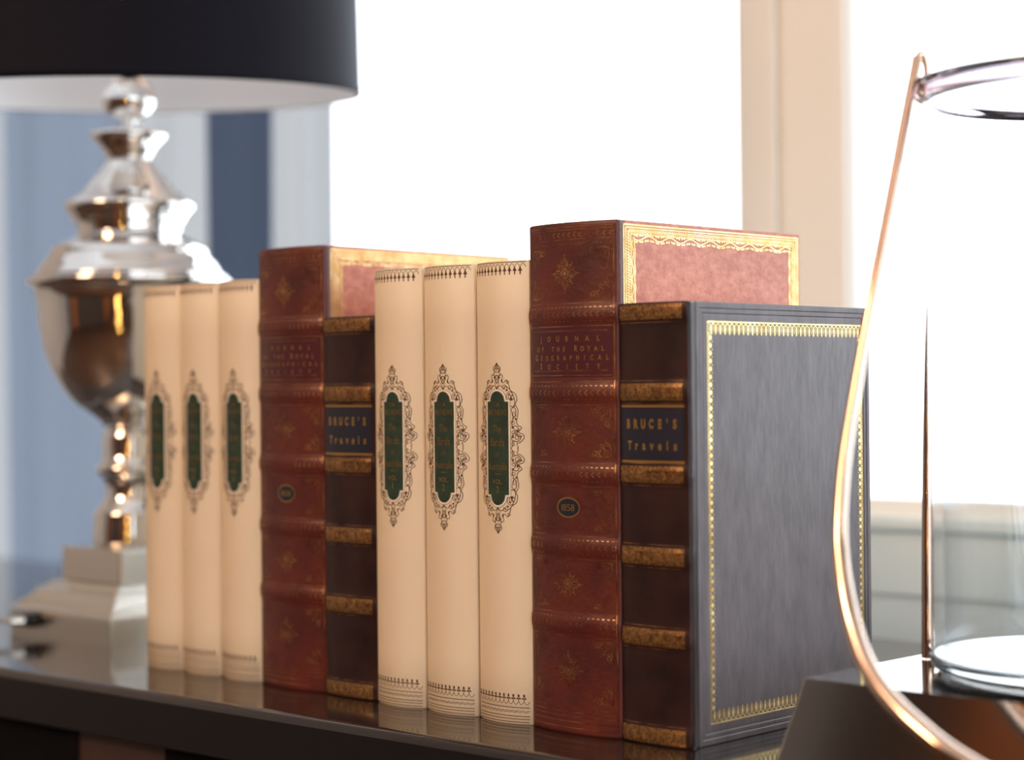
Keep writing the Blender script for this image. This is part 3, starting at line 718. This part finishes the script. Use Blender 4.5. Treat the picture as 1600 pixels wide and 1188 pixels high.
# ------------------------------------------------------------------ lamp
LX, LY = -1.2065, .8536
def lamp():
    t = thing('table_lamp', 'silver urn table lamp with black drum shade at left end of table', 'lamp', (LX, LY, TZ))
    ni, n2_ = M['nickel'], M['nickel2']
    K = .000482
    def zz(y): return (985-y)*K
    # square foot with stepped, curved moulding
    b = MB(); hd = .092; s2 = math.sqrt(2)
    def sq(h, z, r=.0): return [(h, -h, z), (h, h, z), (-h, h, z), (-h, -h, z)]
    H = hd/s2
    lv = [(H, .0), (H, .0185), (H*.985, .020), (H*.93, .0215), (H*.93, .0235), (H*.90, .0245), (H*.86, .0262), (H*.82, .0290), (H*.79, .0310), (H*.79, .0330), (H*.72, .0345), (H*.67, .0375), (H*.64, .0385), (.0385, .0390)]
    b.loops([sq(h, z) for h, z in lv], n2_, False, True); bevel(b.build('foot', t), .0008)
    b = MB(); h = .0374; b.box((-h, -h, .0392), (h, h, .0640), n2_); bevel(b.build('pedestal_block', t), .0012, 3)
    P = lambda L: [(r*K, zz(y)) for y, r in L]
    b = MB(); b.lathe([(.001, .0642)]+P([(851, 60), (846, 61), (815, 60), (808, 58), (802, 60), (797, 56), (785, 45), (770, 40), (757, 41), (746, 46), (740, 52), (733, 56), (727, 52), (722, 45), (705, 44), (688, 46), (680, 43), (670, 41)])+[(.001, zz(668))], ni)
    b.build('stem', t)
    b = MB(); b.lathe([(.001, zz(669))]+P([(668, 42), (660, 47), (648, 62), (635, 82), (618, 98), (600, 110), (575, 123), (545, 133), (510, 139), (475, 142), (458, 144), (452, 150), (447, 156), (442, 157), (438, 154)])+[(.001, zz(437))], ni)
    b.build('urn', t)
    b = MB(); b.lathe([(.001, zz(438))]+P([(437, 152), (432, 146), (424, 140), (414, 134), (406, 126), (400, 122), (394, 121), (388, 114), (380, 98), (374, 84), (370, 79), (366, 78), (362, 82), (358, 79), (350, 86), (340, 92), (334, 97), (329, 101), (324, 101), (319, 96), (314, 88), (306, 76), (296, 67), (284, 58), (272, 47), (260, 38), (252, 35)])+[(.001, zz(251))], ni)
    b.build('urn_lid', t)
    b = MB(); b.lathe([(.001, zz(252))]+P([(251, 35), (246, 36), (236, 42), (226, 52), (219, 58), (214, 59), (211, 57), (208, 40), (205, 18), (202, 11), (196, 10), (191, 13), (188, 22), (182, 32), (172, 39), (160, 42), (148, 41), (138, 36), (128, 28), (122, 20), (112, 16), (60, 16), (58, 10)])+[(.001, zz(57))], ni)
    b.build('neck', t)
    # drum shade, slightly tipped towards the room
    R0, R1, z0, h = .174, .170, .4005, .255; n = 128
    b = MB()
    def ring(r, z): return [(r*math.cos(2*PI*j/n), r*math.sin(2*PI*j/n), z) for j in range(n)]
    b.loops([ring(R0-.0016, 0), ring(R0, 0), ring(R0, .006), ring(R0-.0004, .0065), ring(R1, h), ring(R1-.0016, h)], M['shade'], True, False)
    sh = b.build('lamp_shade', t); sh.location = (0, 0, z0)
    b = MB(); b.loops([ring(R0-.0017, .0004), ring(R1-.0017, h-.0004)], M['liner'], True, False); ln = b.build('shade_lining', sh)
    ax = Vector((CA, SA, 0)); sh.rotation_mode = 'AXIS_ANGLE'; sh.rotation_axis_angle = (math.radians(4.1), *ax)
    b = MB()
    for k in range(3):
        a = 2*PI*k/3; b.tube([(.012*math.cos(a), .012*math.sin(a), h-.03), ((R1-.004)*math.cos(a), (R1-.004)*math.sin(a), h-.012)], .0015, n2_, 8)
    b.tube([(R1-.004)*Vector((math.cos(2*PI*j/48), math.sin(2*PI*j/48), 0))+Vector((0, 0, h-.012)) for j in range(49)], .0015, n2_, 8)
    b.build('shade_spider', sh)
    b = MB(); b.lathe([(.001, .45), (.017, .45), (.017, .50), (.012, .505), (.001, .506)], M['plug'], 32); b.build('socket', t)
    b = MB(); b.lathe([(.001, .5065), (.012, .508), (.018, .53), (.028, .56), (.029, .58), (.020, .60), (.001, .607)], M['liner'], 32); b.build('light_bulb', t)
    # power cord leaving the foot's left face
    fy = -H
    b = MB(); b.tube([(-.028, fy-.001, .0115), (-.030, fy-.010, .0115)], [.0055, .0050], M['plug'], 16); b.tube([(-.030, fy-.010, .0115), (-.034, fy-.018, .0115)], [.0035, .003], M['nickel2'], 16)
    b.build('cord_grommet', t)
    b = MB(); b.tube([(*p, ) for p in [(-.033, fy-.016, .0115), (-.045, fy-.024, .0125), (-.062, fy-.026, .0150), (-.080, fy-.020, .0130), (-.100, fy-.010, .0075), (-.13, fy+.002, .0035), (-.18, fy+.02, .0026), (-.26, fy+.05, .0026), (-.34, fy+.12, .0026)]], .0024, M['cable'], 12)
    b.build('power_cord', t)
    return t
lamp()

# ------------------------------------------------------------------ glass lantern
def camp(px, py, d):                                          # where a ray of the view meets the plane at distance d
    return Vector((0, 0, CAMH))+(cf+cr*((px-800)/FPX)-cu*((py-594)/FPX))*d
def lantern():
    GX, GY = -.427, .850
    t = thing('hurricane_lantern', 'clear glass hurricane lantern with metal bail on polished metal plinth, right edge', 'lantern', (GX, GY, TZ))
    b = MB(); h1, h0, z = .100, .110, .042
    def sq(h, z): return [(h, -h, z), (h, h, z), (-h, h, z), (-h, -h, z)]
    b.loops([sq(h0, 0), sq(h0, .002), sq(h1, z)], M['plinth'], False, True); bevel(b.build('plinth', t), .0016, 3)
    # cylinder: thick clear wall with a rounded, slightly flared lip and a solid floor
    R, w_, zb, zt = .0795, .0022, .0425, .3165
    b = MB(); b.lathe([(.0005, zb), (R-.006, zb), (R-.001, zb+.003), (R, zb+.008), (R-.003, zb+.0085), (R-.012, zb+.0042), (.0005, zb+.0035)], M['glass'], 128); outward(b.build('glass_floor', t))
    b = MB(); b.lathe([(R-.0006, zb+.0081), (R-.0006, zt-.0035)], M['shell'], 160, (0, 0), False); b.lathe([(R-.0070, zb+.012), (R-.0066, zb+.10), (R-.0036, zt-.009)], M['shell'], 160, (0, 0), False); b.build('glass_cylinder', t)
    lip = [(R-.0010, zt-.003), (R+.0030, zt-.001), (R+.0068, zt+.0015), (R+.0078, zt+.004), (R+.0060, zt+.0062), (R+.0020, zt+.0052), (R-.0015, zt+.001), (R-.0025, zt-.003)]
    b = MB(); b.lathe(lip+[lip[0]], M['rimglass'], 160, (0, 0), False); outward(b.build('rim', t))
    # bail: hangs from the lip at the left and right, swings forward and rests on the table
    base = Vector((GX, GY, 0)); P = [(1434, 90, .906), (1427, 128, .903), (1412, 205, .897), (1391, 320, .888), (1366, 450, .878), (1340, 590, .868), (1320, 715, .858), (1313, 800, .850), (1313, 860, .844), (1320, 920, .836), (1333, 980, .828), (1352, 1035, .818), (1383, 1085, .806), (1432, 1135, .792), (1500, 1188, .778), (1590, 1232, .768), (1712, 1248, .764)]
    Q = [camp(*p) for p in P]
    xc = base.dot(Vector((CA, SA, 0))); ax = Vector((CA, SA, 0))
    mir = [q+ax*2*(xc-q.dot(ax)) for q in Q[:-1]][::-1]
    A = Q+mir
    def sm3(A, k=8):
        out = []
        for i in range(len(A)-1):
            p0, p1, p2, p3 = A[max(i-1, 0)], A[i], A[i+1], A[min(i+2, len(A)-1)]
            for j in range(k):
                s = j/k; out.append(.5*((2*p1)+(p2-p0)*s+(2*p0-5*p1+4*p2-p3)*s*s+(3*p1-p0-3*p2+p3)*s**3))
        return out+[A[-1]]
    pts = [p-base for p in sm3(A)]
    n = len(pts); rad = [.0024+.0024*math.sin(PI*i/(n-1))**2 for i in range(n)]
    b = MB(); b.tube(pts, rad, M['copper'], 20); b.build('bail_handle', t)
    for q in (Q[0], Q[0]+ax*2*(xc-Q[0].dot(ax))):
        c = q-base; inn = ((Vector((0, 0, c.z))-c)).normalized(); b = MB()
        cc = c+inn*.0018+Vector((0, 0, -.0078))
        ring = [cc+inn*.0026*math.cos(a)+Vector((0, 0, 1))*.0095*math.sin(a) for a in [2*PI*j/40 for j in range(41)]]
        b.tube(ring, .0017, M['copper'], 12); b.build('handle_loop', t)
    # slim tapering metal bar, drawn for the dark line beside the glass
    b = MB(); p = Vector((-.5165, .8430, 0))-base
    b.tube([p+Vector((0, 0, z))+Vector((.0015, .0, 0))*s for z, s in ((.0425, 0), (.1, .3), (.15, .6), (.2, .9), (.222, 1))], [.0034, .0031, .0025, .0013, .0004], M['copper'], 12)
    b.build('slim_bar', t)
    return t
lantern()

# ------------------------------------------------------------------ lamps of the room behind the camera
b = MB(); b.box((-.36, -.36, 0), (.36, .36, .02), M['nickel2']); 
t = thing('ceiling_fixture', 'square warm ceiling lamp behind the camera', 'lamp', (-1.2, -1.5, 2.33)); b.build('housing', t)
b = MB(); b.tube([(0, 0, .02), (0, 0, CZ-2.33)], .008, M['nickel2'], 8); b.build('stem', t)
t = thing('string_lights', 'vertical string of small warm bulbs on the far wall', 'string of lights', (.20, -.84, 0))
b = MB(); b.tube([(0, 0, .3), (0, 0, 2.4)], .003, M['plug'], 8); b.tube([(0, 0, 2.4), (0, 0, CZ)], .002, M['plug'], 8); b.build('cord', t)
for k in range(27):
    z = .32+.075*k; b = MB(); b.lathe([(.001, -.009), (.005, -.007), (.007, 0), (.005, .007), (.001, .009)], M['bulb'], 12)
    o = b.build('bulb', t); o.location = (.035*math.sin(k*2.4), .035*math.cos(k*2.4), z)

for x0 in (-2.9, .55):                                         # unseen orange cloths, added to put orange streaks into the metal's reflections
    b = MB(); n = 60
    b.loops([[(x0+.55*i/n, RY0+.06+.03*math.sin(i/n*2*PI*5), z) for i in range(n+1)] for z in (.05, 1.2, 2.5)], M['orange'], True, False, False)
    tag(b.build('curtain'), 'unseen rust orange cloth added behind the camera for orange reflections, %s of the pair' % ('left' if x0 < 0 else 'right'), 'curtain')
